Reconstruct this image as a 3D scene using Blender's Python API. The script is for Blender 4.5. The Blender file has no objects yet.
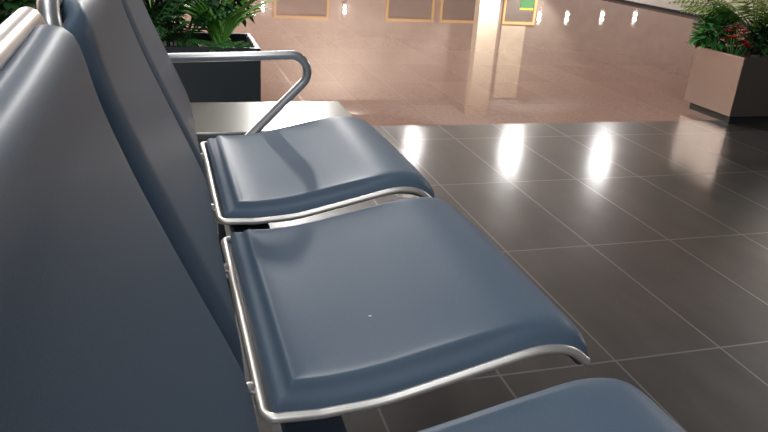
import bpy, bmesh, math, random
from mathutils import Vector, Matrix
random.seed(7)
S = bpy.context.scene
C = S.collection
PI = math.pi

# ------------------------------------------------------------------ helpers
def link(name, bm, mat, parent=None, smooth=True, kind=None, loc=None):
    bmesh.ops.recalc_face_normals(bm, faces=bm.faces[:])
    me = bpy.data.meshes.new(name)
    bm.to_mesh(me); bm.free()
    if smooth:
        for p in me.polygons: p.use_smooth = True
    if mat is not None: me.materials.append(mat)
    o = bpy.data.objects.new(name, me)
    C.objects.link(o)
    if parent is not None: o.parent = parent
    if kind: o['kind'] = kind
    if loc is not None: o.location = loc
    return o

def tag(o, label, cat, group=None):
    o['label'] = label; o['category'] = cat
    if group: o['group'] = group
    return o

def empty(name, loc, rz=0.0):
    o = bpy.data.objects.new(name, None); C.objects.link(o)
    o.empty_display_size = .1
    o.location = loc; o.rotation_euler = (0, 0, rz)
    return o

def add_box(bm, lo, hi, bev=0.0):
    t = bmesh.new()
    bmesh.ops.create_cube(t, size=1)
    for v in t.verts:
        v.co = Vector([lo[i] + (v.co[i] + .5) * (hi[i] - lo[i]) for i in range(3)])
    if bev: bmesh.ops.bevel(t, geom=t.edges[:], offset=bev, segments=2, profile=.5, affect='EDGES')
    merge(bm, t)

def merge(bm, t):
    m = {}
    for v in t.verts: m[v] = bm.verts.new(v.co)
    for f in t.faces:
        try: bm.faces.new([m[v] for v in f.verts])
        except ValueError: pass
    t.free()

def box(lo, hi, bev=0.0):
    bm = bmesh.new(); add_box(bm, lo, hi, bev); return bm

def fillet(pts, rads, n=8):
    """polyline with rounded corners"""
    out = [Vector(pts[0])]
    for i in range(1, len(pts) - 1):
        a, b, c = map(Vector, (pts[i-1], pts[i], pts[i+1]))
        r = rads[i-1] if isinstance(rads, (list, tuple)) else rads
        u = (a - b).normalized(); w = (c - b).normalized()
        th = u.angle(w)
        if r <= 0 or abs(th - PI) < 1e-3: out.append(b); continue
        tl = r / math.tan(th / 2)
        tl = min(tl, .49 * (a-b).length if i > 1 else .95*(a-b).length, (c-b).length * (.49 if i < len(pts)-2 else .95))
        r2 = tl * math.tan(th / 2)
        cen = b + (u + w).normalized() * (r2 / math.sin(th / 2))
        p0 = b + u * tl - cen; p1 = b + w * tl - cen
        ang = p0.angle(p1)
        for k in range(n + 1):
            t = k / n
            out.append(cen + (p0 * math.sin((1-t)*ang) + p1 * math.sin(t*ang)) / math.sin(ang))
    out.append(Vector(pts[-1]))
    return out

def spline(pts, n=6):
    P = [Vector(p) for p in pts]
    P = [P[0]*2 - P[1]] + P + [P[-1]*2 - P[-2]]
    out = []
    for i in range(1, len(P) - 2):
        a, b, c, d = P[i-1:i+3]
        for k in range(n):
            t = k / n
            out.append(.5*((2*b) + (c-a)*t + (2*a-5*b+4*c-d)*t*t + (3*b-a-3*c+d)*t**3))
    out.append(P[-2].copy())
    return out

def add_tube(bm, path, r, seg=14, cap=True):
    path = [Vector(p) for p in path]
    # drop doubles
    q = [path[0]]
    for p in path[1:]:
        if (p - q[-1]).length > 1e-5: q.append(p)
    path = q
    n = len(path)
    t0 = (path[1]-path[0]).normalized()
    up = Vector((0, 0, 1)) if abs(t0.z) < .9 else Vector((1, 0, 0))
    nrm = t0.cross(up).normalized()
    rings = []
    for i in range(n):
        t = ((path[min(i+1, n-1)] - path[i]).normalized() + (path[i] - path[max(i-1, 0)]).normalized()).normalized()
        nrm = (nrm - t * nrm.dot(t)).normalized()
        b = t.cross(nrm)
        rr = r[i] if isinstance(r, list) else r
        rings.append([bm.verts.new(path[i] + (nrm*math.cos(2*PI*k/seg) + b*math.sin(2*PI*k/seg))*rr) for k in range(seg)])
    for i in range(n-1):
        for k in range(seg):
            bm.faces.new([rings[i][k], rings[i][(k+1) % seg], rings[i+1][(k+1) % seg], rings[i+1][k]])
    if cap:
        for ring, t in ((rings[0], -1), (rings[-1], 1)):
            c = sum((v.co for v in ring), Vector()) / seg
            d = (path[0]-path[1]).normalized() if t < 0 else (path[-1]-path[-2]).normalized()
            rr = (ring[0].co - c).length
            inner = [bm.verts.new(c + (v.co-c)*.75 + d*rr*.35) for v in ring]
            for k in range(seg):
                bm.faces.new([ring[k], ring[(k+1) % seg], inner[(k+1) % seg], inner[k]])
            bm.faces.new(inner)

def tube(path, r, seg=14):
    bm = bmesh.new(); add_tube(bm, path, r, seg); return bm

def sheet(front, back):
    """closed solid between two equal grids of points"""
    bm = bmesh.new()
    n, m = len(front), len(front[0])
    A = [[bm.verts.new(p) for p in row] for row in front]
    B = [[bm.verts.new(p) for p in row] for row in back]
    for i in range(n-1):
        for j in range(m-1):
            bm.faces.new([A[i][j], A[i+1][j], A[i+1][j+1], A[i][j+1]])
            bm.faces.new([B[i][j], B[i][j+1], B[i+1][j+1], B[i+1][j]])
    for i in range(n-1):
        for j in (0, m-1): bm.faces.new([A[i][j], A[i+1][j], B[i+1][j], B[i][j]])
    for j in range(m-1):
        for i in (0, n-1): bm.faces.new([A[i][j], A[i][j+1], B[i][j+1], B[i][j]])
    return bm

def interp(tab, d):
    if d <= tab[0][0]: return tab[0][1]
    for (a, x), (b, y) in zip(tab, tab[1:]):
        if d <= b:
            t = (d-a)/(b-a)
            return x + (y-x)*t
    return tab[-1][1]

def resample(P, n):
    L = [0]
    for a, b in zip(P, P[1:]): L.append(L[-1] + (b-a).length)
    out = []; k = 0
    for i in range(n):
        s = L[-1]*i/(n-1)
        while k < len(L)-2 and L[k+1] < s: k += 1
        t = (s-L[k])/max(L[k+1]-L[k], 1e-9)
        out.append(P[k].lerp(P[k+1], t))
    return out, L[-1]

# ------------------------------------------------------------------ materials
def mat(name, base=(.5, .5, .5), rough=.5, metal=0.0, spec=.5, coat=0.0):
    m = bpy.data.materials.new(name); m.use_nodes = True
    b = m.node_tree.nodes['Principled BSDF']
    b.inputs['Base Color'].default_value = (*base, 1)
    b.inputs['Roughness'].default_value = rough
    b.inputs['Metallic'].default_value = metal
    b.inputs['Specular IOR Level'].default_value = spec
    b.inputs['Coat Weight'].default_value = coat
    return m

def node(nt, t, **kw):
    n = nt.nodes.new(t)
    for k, v in kw.items():
        if k in n.inputs: n.inputs[k].default_value = v
        else: setattr(n, k, v)
    return n

def noise_mix(m, scale, c0, c1, detail=4, stretch=None, lo=.35, hi=.65, bump=0.0, rough=None, coords='Object'):
    nt = m.node_tree; b = nt.nodes['Principled BSDF']
    tc = node(nt, 'ShaderNodeTexCoord'); src = tc.outputs[coords]
    if stretch:
        mp = node(nt, 'ShaderNodeMapping'); mp.inputs['Scale'].default_value = stretch
        nt.links.new(src, mp.inputs['Vector']); src = mp.outputs['Vector']
    nz = node(nt, 'ShaderNodeTexNoise', Scale=scale, Detail=detail)
    nt.links.new(src, nz.inputs['Vector'])
    rp = node(nt, 'ShaderNodeValToRGB')
    rp.color_ramp.elements[0].position = lo; rp.color_ramp.elements[0].color = (*c0, 1)
    rp.color_ramp.elements[1].position = hi; rp.color_ramp.elements[1].color = (*c1, 1)
    nt.links.new(nz.outputs['Fac'], rp.inputs['Fac'])
    nt.links.new(rp.outputs['Color'], b.inputs['Base Color'])
    if bump:
        bp = node(nt, 'ShaderNodeBump', Strength=bump, Distance=.002)
        nt.links.new(nz.outputs['Fac'], bp.inputs['Height']); nt.links.new(bp.outputs['Normal'], b.inputs['Normal'])
    if rough:
        mr = node(nt, 'ShaderNodeMapRange'); mr.inputs['To Min'].default_value = rough[0]; mr.inputs['To Max'].default_value = rough[1]
        nt.links.new(nz.outputs['Fac'], mr.inputs['Value']); nt.links.new(mr.outputs['Result'], b.inputs['Roughness'])
    return m

def emit(name, col, s):
    m = bpy.data.materials.new(name); m.use_nodes = True
    b = m.node_tree.nodes['Principled BSDF']
    b.inputs['Base Color'].default_value = (*col, 1)
    b.inputs['Emission Color'].default_value = (*col, 1); b.inputs['Emission Strength'].default_value = s
    return m

def tile_mat(name, tx, ty, ox, oy, c0, c1, grout, joint, rough, nscale, stretch, spec, offset_v=.02, jrough=.3):
    """rectangular tiles of tx by ty metres, joints drawn from world-fixed object coordinates"""
    m = mat(name, rough=rough[0], spec=spec)
    nt = m.node_tree; b = nt.nodes['Principled BSDF']
    tc = node(nt, 'ShaderNodeTexCoord')
    sep = node(nt, 'ShaderNodeSeparateXYZ'); nt.links.new(tc.outputs['Object'], sep.inputs[0])
    def M(op, a, bb=None):
        n = node(nt, 'ShaderNodeMath', operation=op)
        for i, v in enumerate((a, bb)):
            if v is None: continue
            if isinstance(v, (int, float)): n.inputs[i].default_value = v
            else: nt.links.new(v, n.inputs[i])
        return n.outputs[0]
    def edge(src, size, off):
        q = M('DIVIDE', M('SUBTRACT', src, off), size)
        fr = M('FRACT', q)
        d = M('MINIMUM', fr, M('SUBTRACT', 1.0, fr))
        return M('MULTIPLY', d, size), M('FLOOR', q)
    dx, ix = edge(sep.outputs[0], tx, ox); dy, iy = edge(sep.outputs[1], ty, oy)
    d = M('MINIMUM', dx, dy)
    mr = node(nt, 'ShaderNodeMapRange'); nt.links.new(d, mr.inputs['Value'])
    mr.inputs['From Min'].default_value = joint*.5; mr.inputs['From Max'].default_value = joint*.5 + .0012
    mr.inputs['To Min'].default_value = 1; mr.inputs['To Max'].default_value = 0
    jm = mr.outputs['Result']
    cmb = node(nt, 'ShaderNodeCombineXYZ'); nt.links.new(ix, cmb.inputs[0]); nt.links.new(iy, cmb.inputs[1])
    wn = node(nt, 'ShaderNodeTexWhiteNoise', noise_dimensions='2D'); nt.links.new(cmb.outputs[0], wn.inputs['Vector'])
    mp = node(nt, 'ShaderNodeMapping'); mp.inputs['Scale'].default_value = stretch
    add = node(nt, 'ShaderNodeVectorMath', operation='ADD')
    nt.links.new(tc.outputs['Object'], mp.inputs['Vector'])
    nt.links.new(mp.outputs[0], add.inputs[0]); nt.links.new(wn.outputs['Color'], add.inputs[1])
    nz = node(nt, 'ShaderNodeTexNoise', Scale=nscale, Detail=5); nt.links.new(add.outputs[0], nz.inputs['Vector'])
    f = M('ADD', nz.outputs['Fac'], M('MULTIPLY', M('SUBTRACT', wn.outputs['Value'], .5), offset_v))
    rp = node(nt, 'ShaderNodeValToRGB')
    rp.color_ramp.elements[0].position = .3; rp.color_ramp.elements[0].color = (*c0, 1)
    rp.color_ramp.elements[1].position = .7; rp.color_ramp.elements[1].color = (*c1, 1)
    nt.links.new(f, rp.inputs['Fac'])
    mx = node(nt, 'ShaderNodeMix', data_type='RGBA'); nt.links.new(jm, mx.inputs[0])
    nt.links.new(rp.outputs['Color'], mx.inputs[6]); mx.inputs[7].default_value = (*grout, 1)
    nt.links.new(mx.outputs[2], b.inputs['Base Color'])
    r1 = node(nt, 'ShaderNodeMapRange'); nt.links.new(nz.outputs['Fac'], r1.inputs['Value'])
    r1.inputs['From Min'].default_value = .3; r1.inputs['From Max'].default_value = .7
    r1.inputs['To Min'].default_value = rough[0]; r1.inputs['To Max'].default_value = rough[1]
    r2 = M('ADD', r1.outputs['Result'], M('MULTIPLY', jm, jrough))
    nt.links.new(r2, b.inputs['Roughness'])
    return m

M_pad = mat('blue_grey_vinyl', rough=.52, spec=.10)
_p = M_pad.node_tree.nodes['Principled BSDF']; _p.inputs['Coat Weight'].default_value = .14; _p.inputs['Coat Roughness'].default_value = .36
noise_mix(M_pad, 900, (.082, .119, .166), (.096, .137, .190), detail=2, bump=.05)
M_chrome = mat('brushed_steel_tube', (.86, .82, .76), .38, .75)
M_alu = mat('satin_aluminium_tube', (.68, .67, .66), .34, .8)
M_beam = mat('dark_blue_steel', (.09, .115, .15), .4, .3)
M_table = mat('grey_metallic_laminate', rough=.24, metal=.6)
noise_mix(M_table, 14, (.23, .23, .215), (.27, .27, .255), stretch=(1, 6, 1))
M_black = mat('black_plastic', (.03, .035, .042), .5)
M_planter = mat('brushed_steel_planter', rough=.3, metal=.9)
noise_mix(M_planter, 12, (.36, .305, .27), (.372, .318, .283), stretch=(14, 14, .3), rough=(.27, .30))
M_planter_dark = mat('dark_steel_planter', (.085, .10, .105), .34, .5)
M_plinth = mat('dark_green_plinth', (.02, .025, .022), .5)
M_soil = mat('dark_soil', rough=.95); noise_mix(M_soil, 40, (.006, .005, .004), (.03, .022, .015), bump=.6)
M_floor = tile_mat('dark_slate_tile', .3, .6, 0, 0, (.030, .026, .024), (.058, .050, .045), (.095, .083, .076), .004,
                   (.12, .18), 5, (2.0, .8, 1), .5, .12)
_b = M_floor.node_tree.nodes['Principled BSDF']
_b.inputs['Coat Weight'].default_value = 1.0; _b.inputs['Coat Roughness'].default_value = .4
M_pink = tile_mat('pink_granite_tile', .3, .6, 0, .04, (.33, .205, .16), (.42, .272, .218), (.43, .295, .245), .003,
                  (.012, .022), 60, (1, 1, 1), .5, .25, .08)
M_cream = mat('cream_stone', rough=.35); noise_mix(M_cream, 8, (.62, .56, .50), (.74, .68, .62))
M_strip = mat('dark_metal_strip', (.05, .055, .06), .35, .5)
M_wall = mat('warm_plaster', rough=.7); noise_mix(M_wall, 2, (.36, .30, .27), (.42, .35, .31))
M_ceil = mat('grey_ceiling', (.30, .29, .28), .8)
M_brass = mat('brass_frame', (.95, .62, .25), .35, .55)
M_glass = mat('shop_glass', (.20, .18, .17), .1, 0, .5)
M_column = mat('cream_column', rough=.4); noise_mix(M_column, 3, (.72, .62, .48), (.80, .70, .56))

def leaf_mat(name, c0, c1, rough=.4, tr=.25):
    m = mat(name, rough=rough, spec=.4); noise_mix(m, 6, c0, c1, detail=3)
    b = m.node_tree.nodes['Principled BSDF']
    b.inputs['Subsurface Weight'].default_value = 0
    return m
M_leaf = leaf_mat('bright_green_leaf', (.16, .46, .06), (.34, .66, .16))
M_leaf_dark = leaf_mat('dark_green_leaf', (.022, .09, .022), (.06, .19, .05))
M_leaf_yel = leaf_mat('yellow_green_leaf', (.14, .25, .04), (.30, .40, .10))
M_leaf_mid = leaf_mat('mid_green_leaf', (.05, .22, .05), (.12, .36, .09))
M_red = leaf_mat('red_petal', (.42, .02, .02), (.62, .05, .05))
M_stem = mat('brown_stem', (.12, .08, .04), .8)
M_orange = leaf_mat('orange_leaf', (.55, .26, .06), (.7, .38, .12))

# ------------------------------------------------------------------ camera
f_px = 697.659
yaw, pit, rol = -0.3053448, 1.1755297, 0.0665673
cam_d = bpy.data.cameras.new('camera'); cam = bpy.data.objects.new('camera', cam_d); C.objects.link(cam)
Rm = Matrix.Rotation(yaw, 3, 'Z') @ Matrix.Rotation(pit, 3, 'X') @ Matrix.Rotation(rol, 3, 'Z')
cam.matrix_world = Matrix.Translation((-0.66729, -1.17221, 0.91923)) @ Rm.to_4x4()
cam_d.sensor_width = 36; cam_d.lens = f_px / 768 * 36
cam_d.clip_start = .01; cam_d.clip_end = 200
S.camera = cam

# ------------------------------------------------------------------ setting
def slab(name, lo, hi, m, kind='structure', bev=0):
    return link(name, box(lo, hi, bev), m, smooth=False, kind=kind)
YB = 2.04
slab('floor', (-8, -5, -.05), (16, YB, 0), M_floor)
slab('floor', (-8, YB, -.05), (30, 30, 0), M_pink)

# ------------------------------------------------------------------ the bench
ROW = Vector((-.60, -.55, 0))
bench = empty('beam_bench', ROW, math.radians(1.1))
tag(bench, 'row of blue-grey padded waiting seats on steel tube frames with an end table', 'bench')
def L(p): return Vector(p) - ROW
def Lp(P): return [L(p) for p in P]

PITCH = .57
# centre line of the pan at tube level (x, z)
PAN = spline([(-.580, 0, .396), (-.550, 0, .394), (-.51, 0, .393), (-.45, 0, .399), (-.38, 0, .413), (-.31, 0, .428),
              (-.255, 0, .4385), (-.215, 0, .437), (-.188, 0, .427), (-.172, 0, .413), (-.166, 0, .400)], 8)
TUBEP = [(-.52, .3915), (-.45, .3965), (-.38, .411), (-.31, .427), (-.255, .4385), (-.222, .4385), (-.197, .431), (-.174, .413)]
HS = [(0, -.004), (.002, .006), (.005, .0115), (.009, .0142), (.0175, .0166), (.0205, .0192), (.0235, .0233), (.0262, .0262), (.0285, .0272), (.032, .0268), (.037, .0258), (.05, .0246), (.09, .0232), (.25, .022)]

def pan_mesh(y0):
    n = 64
    P, Ltot = resample(PAN, n)
    w0, w1 = y0 + .003, y0 + .497
    vs = [0, .001, .002, .0035, .005, .0075, .010, .014, .018, .0205, .022, .0235, .025, .027, .029, .031, .0335, .036, .042, .05, .07, .09, .12, .16, .2]
    W = w1 - w0
    vs = vs + [W/2] + [W - v for v in reversed(vs)]
    front, back = [], []
    # extra rows near the rear edge
    ss = sorted(set([0, .001, .002, .0035, .005, .0075, .010, .014, .018, .0205, .022, .0235, .025, .027, .029, .031, .0335, .036, .042, .05, .07] +
                    [Ltot*i/56 for i in range(57) if Ltot*i/56 > .07]))
    acc = [0]
    for a, b in zip(P, P[1:]): acc.append(acc[-1] + (b-a).length)
    def at(s):
        s = max(0, min(Ltot, s))
        k = 0
        while k < n-2 and acc[k+1] < s: k += 1
        t = (s-acc[k])/(acc[k+1]-acc[k])
        p = P[k].lerp(P[k+1], t); d = (P[k+1]-P[k]).normalized()
        if 0 < k < n-2:
            d0 = (P[k]-P[k-1]).normalized(); d2 = (P[k+2]-P[k+1]).normalized()
            d = ((d0+d)*(1-t) + (d+d2)*t).normalized()
        return p, Vector((-d.z, 0, d.x))
    rc = .026
    for s in ss:
        rf, rb = [], []
        for v in vs:
            y = w0 + v
            dn = min(v, W-v)
            # rounded front corners: the sheet is shorter near the sides
            cut = rc - math.sqrt(max(0, rc*rc - (rc-min(dn, rc))**2))
            bulge = .006*(1-(2*v/W-1)**2)
            s2 = s * (Ltot - cut*.8)/Ltot
            p, nn = at(s2)
            k = max(0, (s2 - .30)/(Ltot-.30))
            dd = min(dn*(1.0 + .0*k), s2 + .0005)
            h = interp(HS, dd)
            # edge step melts into a plain round edge towards the front
            hr = .026*math.sqrt(max(0, 1-(1-min(1, dn/.045))**2)) - .004*(1 - min(1, dn/.01))
            t = min(1, max(0, (s2-.24)/.12)); t = t*t*(3-2*t)
            h = h*(1-t) + (hr if s2 > .05 else h)*t
            h -= .012*t*max(0, (s2-(Ltot-.05))/.05)
            px = p.x + bulge*max(0, (s2-.3)/(Ltot-.3))
            rf.append(L((px + nn.x*h, y, p.z + nn.z*h)))
            rb.append(L((px - nn.x*.010, min(max(y, w0+.004), w1-.004), p.z - nn.z*.010)))
        front.append(rf); back.append(rb)
    return sheet(front, back)

BACK = spline([(-.605, 0, .372), (-.607, 0, .43), (-.615, 0, .50), (-.632, 0, .55), (-.653, 0, .60), (-.678, 0, .66),
               (-.702, 0, .72), (-.7225, 0, .78), (-.732, 0, .820), (-.738, 0, .836), (-.748, 0, .844), (-.758, 0, .844)], 8)
HB = [(0, -.020), (.002, -.015), (.006, -.0095), (.012, -.005), (.018, -.002), (.024, -.0006), (.032, 0), (.2, 0)]

def back_mesh(y0):
    ya, yb = y0 + .002, y0 + .512
    W = yb - ya
    vs = [0, .002, .004, .006, .009, .012, .015, .018, .021, .024, .028, .032, .045, .07, .1, .15, .2]
    vs = vs + [W/2] + [W - v for v in reversed(vs)]
    P, Ltot = resample(BACK, 60)
    rc = .032
    front, back = [], []
    for i, p in enumerate(P):
        d = (P[min(i+1, 59)] - P[max(i-1, 0)]).normalized()
        nn = Vector((d.z, 0, -d.x))
        s = Ltot*i/59; st = Ltot - s
        sag = 0
        cut = rc - math.sqrt(max(0, rc*rc - (rc-min(max(st-.012, 0), rc))**2))
        cb = .012 - math.sqrt(max(0, .012**2 - (.012-min(s, .012))**2))
        rf, rb = [], []
        for v in vs:
            u = v/W
            y = ya + cut + cb + u*(W - 2*(cut+cb))
            dn = min(v, W-v)
            h = interp(HB, dn)
            bow = -.006*(1-(2*u-1)**2)*max(0, (s-.25)/(Ltot-.25))
            q = p + nn*h
            rf.append(L((q.x, y, q.z + bow)))
            yy = min(max(y, ya+cut+cb+.006), yb-cut-cb-.006)
            th = .040*min(1, .35 + st/.03) if st < .03 else .040
            q = p - nn*th
            if st < .03: q = q + Vector((0, 0, -.006*(1-st/.03)))
            rb.append(L((q.x, yy, q.z + bow)))
        front.append(rf); back.append(rb)
    return sheet(front, back)

RT = .0062
def seat_tube(y0):
    ya, yb = y0 + .001, y0 + .492
    pr = spline([(x, 0, z) for x, z in TUBEP], 8)
    near = [(p.x, ya, p.z) for p in pr]
    far = [(p.x, yb, p.z) for p in pr]
    rear = fillet([(-.53, ya, .3915), (-.590, ya, .395), (-.590, yb, .395), (-.53, yb, .3915)], .014, 7)
    path = list(reversed(near)) + rear[:] + far
    return tube(Lp(path), RT, 16)

def back_tube(y0):
    ya, yb = y0 + .006, y0 + .502
    x0, z0 = -.765, .843
    low = [(-.655, .50), (-.69, .58), (-.728, .68), (-.756, .77)]
    pts = [(-.636, ya, .40)] + [(x, ya, z) for x, z in low] + [(x0, ya, z0)]
    pts += [(x0, (ya+yb)/2, z0-.004), (x0, yb, z0)] + [(x, yb, z) for x, z in reversed(low)] + [(-.636, yb, .40)]
    path = fillet(pts, [0, 0, 0, 0, .022, 0, .022, 0, 0, 0, 0], 8)
    return tube(Lp(path), .0088, 16)

for k in (-1, 0, 1):
    y0 = -.53 + PITCH*k
    pan = link('seat_pan', pan_mesh(y0), M_pad, bench)
    pan['label'] = ['nearest seat cushion, cut off by the photo edge', 'large middle seat cushion', 'far seat cushion beside the armrest'][k+1]
    fr = link('seat_frame', seat_tube(y0), M_chrome, pan); fr['label'] = 'bright steel edge tube'
    # bracket between pan and beam
    bm = box(L((-.555, y0+.10, .345)), L((-.44, y0+.15, .382)), .004)
    link('bracket', bm, M_black, pan, smooth=False)
    bk = link('backrest', back_mesh(y0), M_pad, bench)
    bk['label'] = ['nearest backrest', 'second backrest', 'third backrest next to the armrest'][k+1]
    bt = link('back_frame', back_tube(y0), M_alu, bk); bt['label'] = 'satin metal back tube'
    for yy in (y0 + .05, y0 + .365):
        t = bmesh.new()
        add_tube(t, Lp([(-.616, yy, .403), (-.597, yy, .403)]), .008, 12)
        b = link('bolt', t, M_chrome, bk)

# armrest
arm = link('armrest', tube(Lp(fillet([(-.69, .585, .592), (-.258, .585, .606), (-.478, .585, .385), (-.515, .585, .345)], [.042, .02], 10)), .0115, 18), M_alu, bench)
arm['label'] = 'bent steel tube armrest'
link('gap_dark_bar', box(L((-.575, .562, .352)), L((-.33, .640, .372)), .004), M_beam, arm, smooth=False)  # dark bar added to deepen the shaded gap before the table
link('mounting_plate', box(L((-.715, .565, .565)), L((-.69, .605, .62)), .004), M_alu, arm, smooth=False)
# side table at the end of the row
tb = link('side_table', box(L((-.605, .655, .362)), L((-.135, .985, .386)), .004), M_table, bench, smooth=False)
tb['label'] = 'pale grey side table top at the end of the row'
link('bracket', box(L((-.56, .76, .345)), L((-.40, .86, .363)), .003), M_black, tb, smooth=False)
# beam and legs
link('beam', box(L((-.565, -1.15, .285)), L((-.485, 1.0, .346)), .006), M_beam, bench, smooth=False)
for yy in (-.835, .60):
    bm = bmesh.new()
    add_box(bm, L((-.555, yy-.02, .02)), L((-.495, yy+.02, .29)), .006)
    lg = link('leg', bm, M_beam, bench, smooth=False)
    bm = bmesh.new()
    add_tube(bm, Lp(fillet([(-.66, yy, .012), (-.60, yy, .030), (-.25, yy, .030), (-.19, yy, .012)], .04)), .018)
    link('foot_bar', bm, M_alu, lg)
    for xx in (-.655, -.195):
        bm = bmesh.new(); add_tube(bm, Lp([(xx, yy, .002), (xx, yy, .012)]), .02); link('glide', bm, M_black, lg)

# crumb lying on the middle seat
bm = bmesh.new(); bmesh.ops.create_icosphere(bm, subdivisions=2, radius=.0016)
for v in bm.verts: v.co = Vector((v.co.x*1.7, v.co.y*(.8 + .3*math.sin(900*v.co.x)), v.co.z*.6))
tag(link('paper_crumb', bm, mat('white_paper', (.9, .9, .88), .8), loc=(-.429, -.383, .4265)), 'tiny white crumb of paper lying on the large middle seat', 'crumb')
# ------------------------------------------------------------------ planters
def planter(name, x0, x1, y0, y1, z0, z1, label, m):
    r = empty(name, ((x0+x1)/2, (y0+y1)/2, 0)); tag(r, label, 'planter', 'steel planters')
    o = Vector(r.location); w = .022
    bm = bmesh.new()
    def ring(a, z): return [bm.verts.new(Vector(p) - o) for p in ((x0+a, y0+a, z), (x1-a, y0+a, z), (x1-a, y1-a, z), (x0+a, y1-a, z))]
    R = [ring(0, z0), ring(0, z1), ring(w, z1), ring(w, z1-.10), ring(w, z0+.01)]
    for a, b in zip(R, R[1:]):
        for i in range(4): bm.faces.new([a[i], a[(i+1) % 4], b[(i+1) % 4], b[i]])
    bm.faces.new(R[0]); bm.faces.new(R[-1])
    bmesh.ops.bevel(bm, geom=[e for e in bm.edges], offset=.003, segments=2, affect='EDGES')
    link('body', bm, m, r, smooth=False)
    link('plinth', box(Vector((x0+.03, y0+.03, 0))-o, Vector((x1-.03, y1-.03, z0))-o), M_plinth, r, smooth=False)
    s = link('soil', box(Vector((x0+w, y0+w, z1-.09))-o, Vector((x1-w, y1-w, z1-.035))-o), M_soil, r, smooth=False)
    return r
ZT = .372
planter('planter', -1.62, -.29, 2.03, 2.47, .045, ZT, 'dark steel planter full of greenery behind the end table', M_planter_dark)
planter('planter', 2.30, 3.55, 1.945, 2.34, .045, ZT, 'steel planter at right with a pinkish reflecting side and red flowers', M_planter)

# ------------------------------------------------------------------ plants
def strap(bm, base, az, length, lean, droop, width, n=9, fold=.25, twist=0):
    """an arching strap leaf: starts at angle lean from vertical and bends down by droop"""
    p = Vector(base); h = Vector((math.cos(az), math.sin(az), 0)); side = Vector((-math.sin(az), math.cos(az), 0))
    rows = []; a = lean
    for i in range(n+1):
        t = i/n
        w = width*(.45 + .55*math.sin(PI*min(1, t*1.3+.12)*.5) if t < .5 else 1)*(1 if t < .5 else max(.02, math.cos((t-.5)*PI)))
        d = h*math.sin(a) + Vector((0, 0, 1))*math.cos(a)
        nrm = side.cross(d)
        s2 = side*math.cos(twist*t) + nrm*math.sin(twist*t)
        rows.append([bm.verts.new(p - s2*w*.5), bm.verts.new(p - nrm*w*fold), bm.verts.new(p + s2*w*.5)])
        p = p + d*(length/n); a += droop/n
    for a_, b_ in zip(rows, rows[1:]):
        for k in (0, 1): bm.faces.new([a_[k], a_[k+1], b_[k+1], b_[k]])

def frond(bm, base, az, length, lean, droop, lw, ll, pairs=12, n=14):
    """a feather frond: rachis with leaflet pairs"""
    p = Vector(base); h = Vector((math.cos(az), math.sin(az), 0)); side = Vector((-math.sin(az), math.cos(az), 0))
    a = lean; path = []
    for i in range(n+1):
        d = h*math.sin(a) + Vector((0, 0, 1))*math.cos(a)
        path.append((p.copy(), d.copy()))
        p = p + d*(length/n); a += droop/n
    add_tube(bm, [q[0] for q in path], [.004*(1-.8*i/n) for i in range(n+1)], 5)
    for k in range(pairs):
        t = .22 + .78*k/(pairs-1)
        i = min(n-1, int(t*n)); q, d = path[i]; q = q.lerp(path[i+1][0], t*n-i)
        l = ll*(math.sin(PI*(.25+.7*t)))**.8*random.uniform(.85, 1.1)
        for sgn in (-1, 1):
            dirn = (side*sgn*.85 + d*.6 + Vector((0, 0, -.25 - random.random()*.25))).normalized()
            w = d.cross(dirn).cross(dirn).normalized()*lw
            m1 = q + dirn*l*.45
            vv = [bm.verts.new(x) for x in (q, m1 + w*.5, q + dirn*l + Vector((0, 0, -l*.15)), m1 - w*.5)]
            bm.faces.new(vv)

def leaflet(bm, p, d, l, w):
    d = Vector(d).normalized()
    u = d.cross(Vector((0, 0, 1)))
    u = u.normalized() if u.length > 1e-3 else Vector((1, 0, 0))
    nrm = u.cross(d)
    pts = [p, p + d*l*.35 + u*w*.5 + nrm*w*.12, p + d*l*.7 + u*w*.4, p + d*l - nrm*l*.12, p + d*l*.7 - u*w*.4, p + d*l*.35 - u*w*.5 + nrm*w*.12]
    bm.faces.new([bm.verts.new(x) for x in pts])

def bush(bm, c, rad, count, ll, lw, stems=None):
    for _ in range(count):
        az = random.random()*2*PI; el = math.asin(random.uniform(-.25, 1)); r = random.uniform(.35, 1)**.6
        d = Vector((math.cos(az)*math.cos(el), math.sin(az)*math.cos(el), math.sin(el)))
        p = Vector((d.x*rad[0]*r, d.y*rad[1]*r, d.z*rad[2]*r)) + Vector(c)
        dd = d + Vector((random.uniform(-.7, .7), random.uniform(-.7, .7), random.uniform(-.7, .5)))
        leaflet(bm, p, dd, ll*random.uniform(.6, 1.2), lw*random.uniform(.7, 1.2))

SOIL = ZT - .035
def plant(name, loc, label, cat='plant', group=None):
    r = empty(name, loc); return tag(r, label, cat, group)

# left planter: arching strap-leaved plant
r = plant('strap_leaved_plant', (-.455, 2.20, SOIL), 'bright green plant with long arching leaves at the left planter corner')
bm = bmesh.new()
for k in range(44):
    az = random.random()*2*PI
    strap(bm, (random.uniform(-.02, .02), random.uniform(-.02, .02), -.005), az, random.uniform(.26, .40),
          random.uniform(.05, .42), random.uniform(.7, 1.7), random.uniform(.024, .036), twist=random.uniform(-.5, .5))
link('leaves', bm, M_leaf, r)

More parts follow.
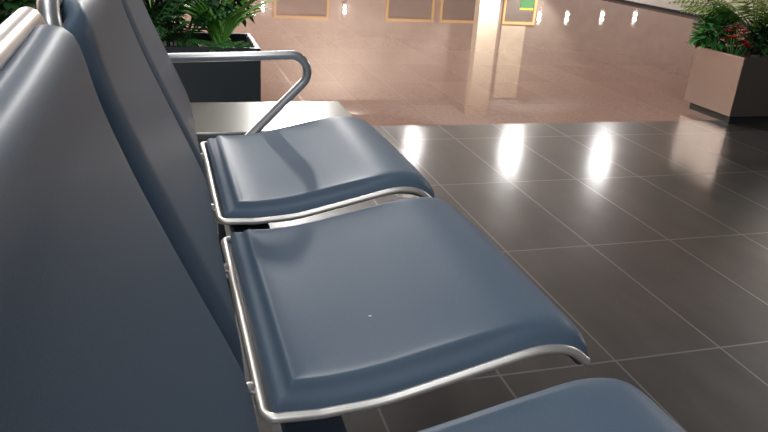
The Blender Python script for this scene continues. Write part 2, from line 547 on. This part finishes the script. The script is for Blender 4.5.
r = plant('leafy_fern', (-.74, 2.20, SOIL), 'dark green fern filling the left planter behind the backrests')
bm = bmesh.new()
for k in range(26):
    frond(bm, (random.uniform(-.12, .12), random.uniform(-.08, .1), 0), random.random()*2*PI, random.uniform(.25, .42), random.uniform(.1, .7), random.uniform(.6, 1.7), .016, .07)
link('fronds', bm, M_leaf_dark, r)
r = plant('ground_fern', (-.50, 2.12, SOIL), 'low dark fern at the front rim of the left planter')
bm = bmesh.new()
for k in range(16):
    frond(bm, (random.uniform(-.1, .1), random.uniform(-.03, .03), 0), random.random()*2*PI, random.uniform(.10, .16), random.uniform(.6, 1.1), random.uniform(.6, 1.2), .012, .045, pairs=9, n=8)
link('fronds', bm, M_leaf_mid, r)
r = plant('dense_shrub', (-.62, 2.33, SOIL), 'dense very dark shrub behind the ferns of the left planter')
bm = bmesh.new(); bush(bm, (0, 0, .20), (.32, .12, .28), 1500, .075, .032); link('foliage', bm, M_leaf_dark, r)
bm = bmesh.new()
for k in range(7):
    a = k*2*PI/7; add_tube(bm, [(0, 0, -.01), (.08*math.cos(a), .04*math.sin(a), .12), (.18*math.cos(a), .07*math.sin(a), .3)], .005, 6)
link('stem', bm, M_stem, r)
r = plant('tall_strap_plant', (-.78, 2.16, SOIL), 'green plant with hanging narrow leaves at the left planter, beside the third backrest')
bm = bmesh.new()
for k in range(20):
    strap(bm, (random.uniform(-.02, .02), random.uniform(-.02, .02), .24), random.random()*2*PI, random.uniform(.25, .38), random.uniform(.4, 1.0), random.uniform(1.3, 2.0), .018)
link('leaves', bm, M_leaf, r)
bm = bmesh.new(); add_tube(bm, [(0, 0, -.01), (0, 0, .26)], .009, 7); link('stem', bm, M_stem, r)
r = plant('hedge_shrub', (-1.30, 2.25, SOIL), 'shadowy olive shrub seen past the end of the chrome back rail')
bm = bmesh.new(); bush(bm, (0, 0, .16), (.30, .17, .34), 2200, .08, .036); link('foliage', bm, M_leaf_dark, r)
bm = bmesh.new()
for k in range(5):
    a = k*2*PI/5; add_tube(bm, [(0, 0, -.01), (.15*math.cos(a), .08*math.sin(a), .3)], .006, 6)
link('stem', bm, M_stem, r)

# right planter
r = plant('feather_palm', (2.52, 2.16, SOIL), 'yellow-green feathery palm arching over the right planter')
bm = bmesh.new()
for k in range(18):
    az = 2*PI*k/18 + random.uniform(-.15, .15)
    frond(bm, (0, 0, .14), az, random.uniform(.42, .62), random.uniform(.3, .95), random.uniform(.7, 1.3), .013, .11, pairs=16)
link('fronds', bm, M_leaf_yel, r)
bm = bmesh.new(); add_tube(bm, [(0, 0, -.01), (0, 0, .16)], .014, 8); link('stem', bm, M_stem, r)
r = plant('leafy_shrub', (2.345, 2.26, SOIL), 'green leafy shrub spilling over the left end of the right planter')
bm = bmesh.new(); bush(bm, (0, 0, .10), (.11, .09, .15), 480, .065, .032)
link('foliage', bm, M_leaf_mid, r)
bm = bmesh.new()
for k in range(5):
    a = k*2*PI/5; add_tube(bm, [(0, 0, -.01), (.05*math.cos(a), .05*math.sin(a), .14)], .004, 6)
link('stem', bm, M_stem, r)
r = plant('dense_shrub', (2.79, 2.14, SOIL), 'dark green shrub along the front of the right planter, right of the red flowers')
bm = bmesh.new(); bush(bm, (0, 0, .10), (.30, .14, .20), 1500, .075, .030); link('foliage', bm, M_leaf_dark, r)
bm = bmesh.new()
for k in range(6):
    a = k*2*PI/6; add_tube(bm, [(0, 0, -.01), (.14*math.cos(a), .08*math.sin(a), .2)], .005, 6)
link('stem', bm, M_stem, r)
r = plant('red_flower', (2.345, 2.085, SOIL), 'red flowering plant at the near corner of the right planter')
bm = bmesh.new(); st = bmesh.new()
for k in range(14):
    c = Vector((random.uniform(-.05, .06), random.uniform(-.06, .05), random.uniform(.05, .17)))
    add_tube(st, [(c.x*.3, c.y*.3, -.01), c], .0025, 5)
    for j in range(7):
        a = j*2*PI/7
        leaflet(bm, c, (math.cos(a), math.sin(a), .5), .036, .026)
link('petals', bm, M_red, r); link('stem', st, M_leaf_mid, r)

# ------------------------------------------------------------------ far side of the hall
slab('trim_1', (6.30, 3.0, 0), (6.38, 16, .035), M_strip)
slab('floor', (6.38, 3.0, 0), (9.5, 16, .03), M_cream)
WY = 23.0
slab('wall_back', (-8, WY, 0), (30, WY+.2, 5.0), M_wall)
slab('wall_left', (-8.2, 3.5, 0), (-8, WY, 5.0), M_wall)
slab('ceiling', (-8, 7, 5.0), (30, WY+.2, 5.1), M_ceil)

def brass_door(n, x0, x1, z1):
    r = link('door_%d' % n, box((x0, WY-.03, .02), (x1, WY-.005, z1)), M_glass, smooth=False, kind='structure')
    bm = bmesh.new()
    for a, b in (((x0-.08, WY-.08, 0), (x0, WY, z1)), ((x1, WY-.08, 0), (x1+.08, WY, z1)), ((x0-.08, WY-.08, z1), (x1+.08, WY, z1+.09))):
        add_box(bm, a, b)
    link('door_frame', bm, M_brass, r, smooth=False)
for n, (x0, x1) in enumerate(((2.7, 4.4), (6.6, 8.2), (8.6, 9.9), (11.05, 12.2))):
    brass_door(n+1, x0, x1, 2.1)

def column(x, y, w, d, h, label):
    r = empty('column', (x, y, 0)); r['kind'] = 'structure'
    link('shaft', box((-w/2, -d/2, .1), (w/2, d/2, h), .02), M_column, r, smooth=False)
    link('base', box((-w/2-.04, -d/2-.04, 0), (w/2+.04, d/2+.04, .1), .01), M_brass, r, smooth=False)
column(9.3, 20.7, .72, .4, 5.0, '')
slab('wall_panel', (10.98, WY-.06, 2.25), (11.95, WY, 4.95), M_column)

# lamps
E_glare = emit('downlight_glow', (1.0, .98, .95), 230)
E_spot = emit('spot_glow', (1.0, .95, .88), 22)
def polar(az, dist): return (-.667 + dist*math.sin(math.radians(az)), -1.172 + dist*math.cos(math.radians(az)))
def downlight(az, el, rad, label):
    h = 4.99
    D = (h + .919)/math.tan(math.radians(el))
    x, y = polar(az, D)
    r = empty('ceiling_downlight', (x, y, h)); tag(r, label, 'ceiling light', 'ceiling downlights')
    bm = bmesh.new(); bmesh.ops.create_cone(bm, cap_ends=True, segments=28, radius1=rad*.9, radius2=rad, depth=.03)
    link('diffuser', bm, E_glare, r, loc=(0, 0, -.02))
    bm = bmesh.new()
    ring = [(math.cos(2*PI*k/28)*rad*1.12, math.sin(2*PI*k/28)*rad*1.12, -.01) for k in range(29)]
    add_tube(bm, ring, .03, 8, cap=False); link('rim', bm, M_alu, r)
downlight(19.5, 17.0, .20, 'leftmost bright downlight mirrored in the dark floor')
downlight(27.8, 16.6, .26, 'middle bright downlight mirrored in the dark floor')
downlight(35.0, 16.3, .24, 'rightmost bright downlight mirrored in the dark floor')

TWIN = ['twin spotlight mirrored in the pink floor right beside the green sign', 'second twin spotlight to the right of the green sign',
        'third twin spotlight to the right of the green sign', 'rightmost twin spotlight mirrored in the pink floor',
        'twin spotlight mirrored between the two framed doors on the pink floor', 'leftmost twin spotlight, mirrored beside the left planter leaves']
def twin(px_az, el, n):
    D = 26.0; x, y = polar(px_az, D); y = min(y, WY-.12); D = (y + 1.172)/math.cos(math.radians(px_az)); x, y = polar(px_az, D)
    z = D*math.tan(math.radians(el)) - .919
    r = empty('wall_spotlight', (x, y, z)); tag(r, TWIN[n], 'spotlight', 'twin spotlights')
    for k in (0, 1):
        bm = bmesh.new(); bmesh.ops.create_uvsphere(bm, u_segments=12, v_segments=8, radius=.05)
        link('bulb', bm, E_spot, r, loc=(0, 0, .17*k))
    link('backplate', box((-.06, .06, -.12), (.06, .12, .36)), M_alu, r, smooth=False)
for i, (az, el) in enumerate(((28.6, 5.7), (30.69, 5.5), (33.26, 5.25), (35.61, 5.05), (13.32, 6.2), (6.92, 6.3))): twin(az, el, i)

# green lit sign
x, y = polar(27.5, 22); 
r = empty('lit_sign', (x, y, 0)); tag(r, 'small green and yellow lit sign mirrored in the pink floor', 'sign')
link('panel', box((-.21, -.03, .88), (.21, .03, 1.12)), emit('green_sign_glow', (.10, .42, .16), .8), r, smooth=False)
link('stripe', box((-.21, -.03, 1.12), (.21, .03, 1.17)), emit('yellow_sign_glow', (.95, .75, .08), 1.2), r, smooth=False)
link('post', box((-.03, -.03, 0), (.03, .03, .88)), M_alu, r, smooth=False)

# ------------------------------------------------------------------ light
def area(name, loc, target, size, power, col=(1, 1, 1), sy=None):
    d = bpy.data.lights.new(name, 'AREA'); d.energy = power; d.color = col; d.size = size
    if sy: d.shape = 'RECTANGLE'; d.size_y = sy
    o = bpy.data.objects.new(name, d); C.objects.link(o); o.location = loc
    o.rotation_euler = (Vector(target) - Vector(loc)).to_track_quat('-Z', 'Y').to_euler()
    return o
area('skylight_lamp', (-.55, 4.0, 5.0), (-.45, .2, .4), .35, 28, (1, .98, .95))
area('concourse_fill', (19, 12, 4.9), (19, 12, 0), 5, 2200, (1, .94, .89))  # unseen area light added to brighten the pink floor at far right
area('concourse_fill', (-5, 11, 4.9), (-5, 11, 0), 5, 1700, (1, .94, .89))  # added light out of view on the left, lifts the pink floor
area('concourse_fill', (-1.8, 6.0, 4.9), (-1.8, 6.0, 0), 2.5, 120, (1, .95, .91))  # small unseen light added over the near strip of pink floor
area('rear_fill', (-1.6, -6.5, 4.6), (-.6, 0, .5), 2.0, 150, (.93, .96, 1))  # fill behind the camera, added to light the near edges of the seats
area('wall_washer', (4.65, 21.0, 4.9), (5.5, 23, 1.5), 1.1, 190, (1, .92, .80), .35)
area('overhead_fill', (-1.3, -.4, 5.6), (-1.3, -.4, 0), 2.4, 135, (.95, .97, 1), 8.0)  # unseen soft source added overhead, offset so the lower backrests stay dim
def spot(name, az, el, power, rad, target):
    D = (4.9 + .919)/math.tan(math.radians(el)); x, y = polar(az, D)
    d = bpy.data.lights.new(name, 'SPOT'); d.energy = power; d.spot_size = math.radians(24); d.spot_blend = .6; d.shadow_soft_size = rad; d.color = (1, .98, .95)
    o = bpy.data.objects.new(name, d); C.objects.link(o); o.location = (x, y, 4.9)
    o.rotation_euler = (Vector(target) - o.location).to_track_quat('-Z', 'Y').to_euler()
def upward_fill(name, loc, target, power):  # upward spot for added fill, without a fixture
    d = bpy.data.lights.new(name, 'SPOT'); d.energy = power; d.spot_size = math.radians(75); d.spot_blend = .5; d.shadow_soft_size = .08; d.color = (1, .94, .84)
    o = bpy.data.objects.new(name, d); C.objects.link(o); o.location = loc
    o.rotation_euler = (Vector(target) - o.location).to_track_quat('-Z', 'Y').to_euler()
upward_fill('column_fill', (8.95, 19.2, .15), (9.25, 20.5, 2.6), 800)  # hidden spot added near the floor to brighten the column
upward_fill('panel_fill', (11.6, 21.3, .15), (11.9, 23, 3.2), 650)  # second hidden spot, added to brighten the wall panel
spot('downlight_beam', 9.0, 17.0, 3300, .2, (-.4, .2, .42))

W = bpy.data.worlds.new('hall_ambient'); S.world = W; W.use_nodes = True
bg = W.node_tree.nodes['Background']; bg.inputs[0].default_value = (.95, .97, 1.0, 1); bg.inputs[1].default_value = .045

S.view_settings.view_transform = 'Standard'; S.view_settings.look = 'None'
S.view_settings.exposure = 0; S.view_settings.gamma = 1
S.view_settings.use_curve_mapping = False
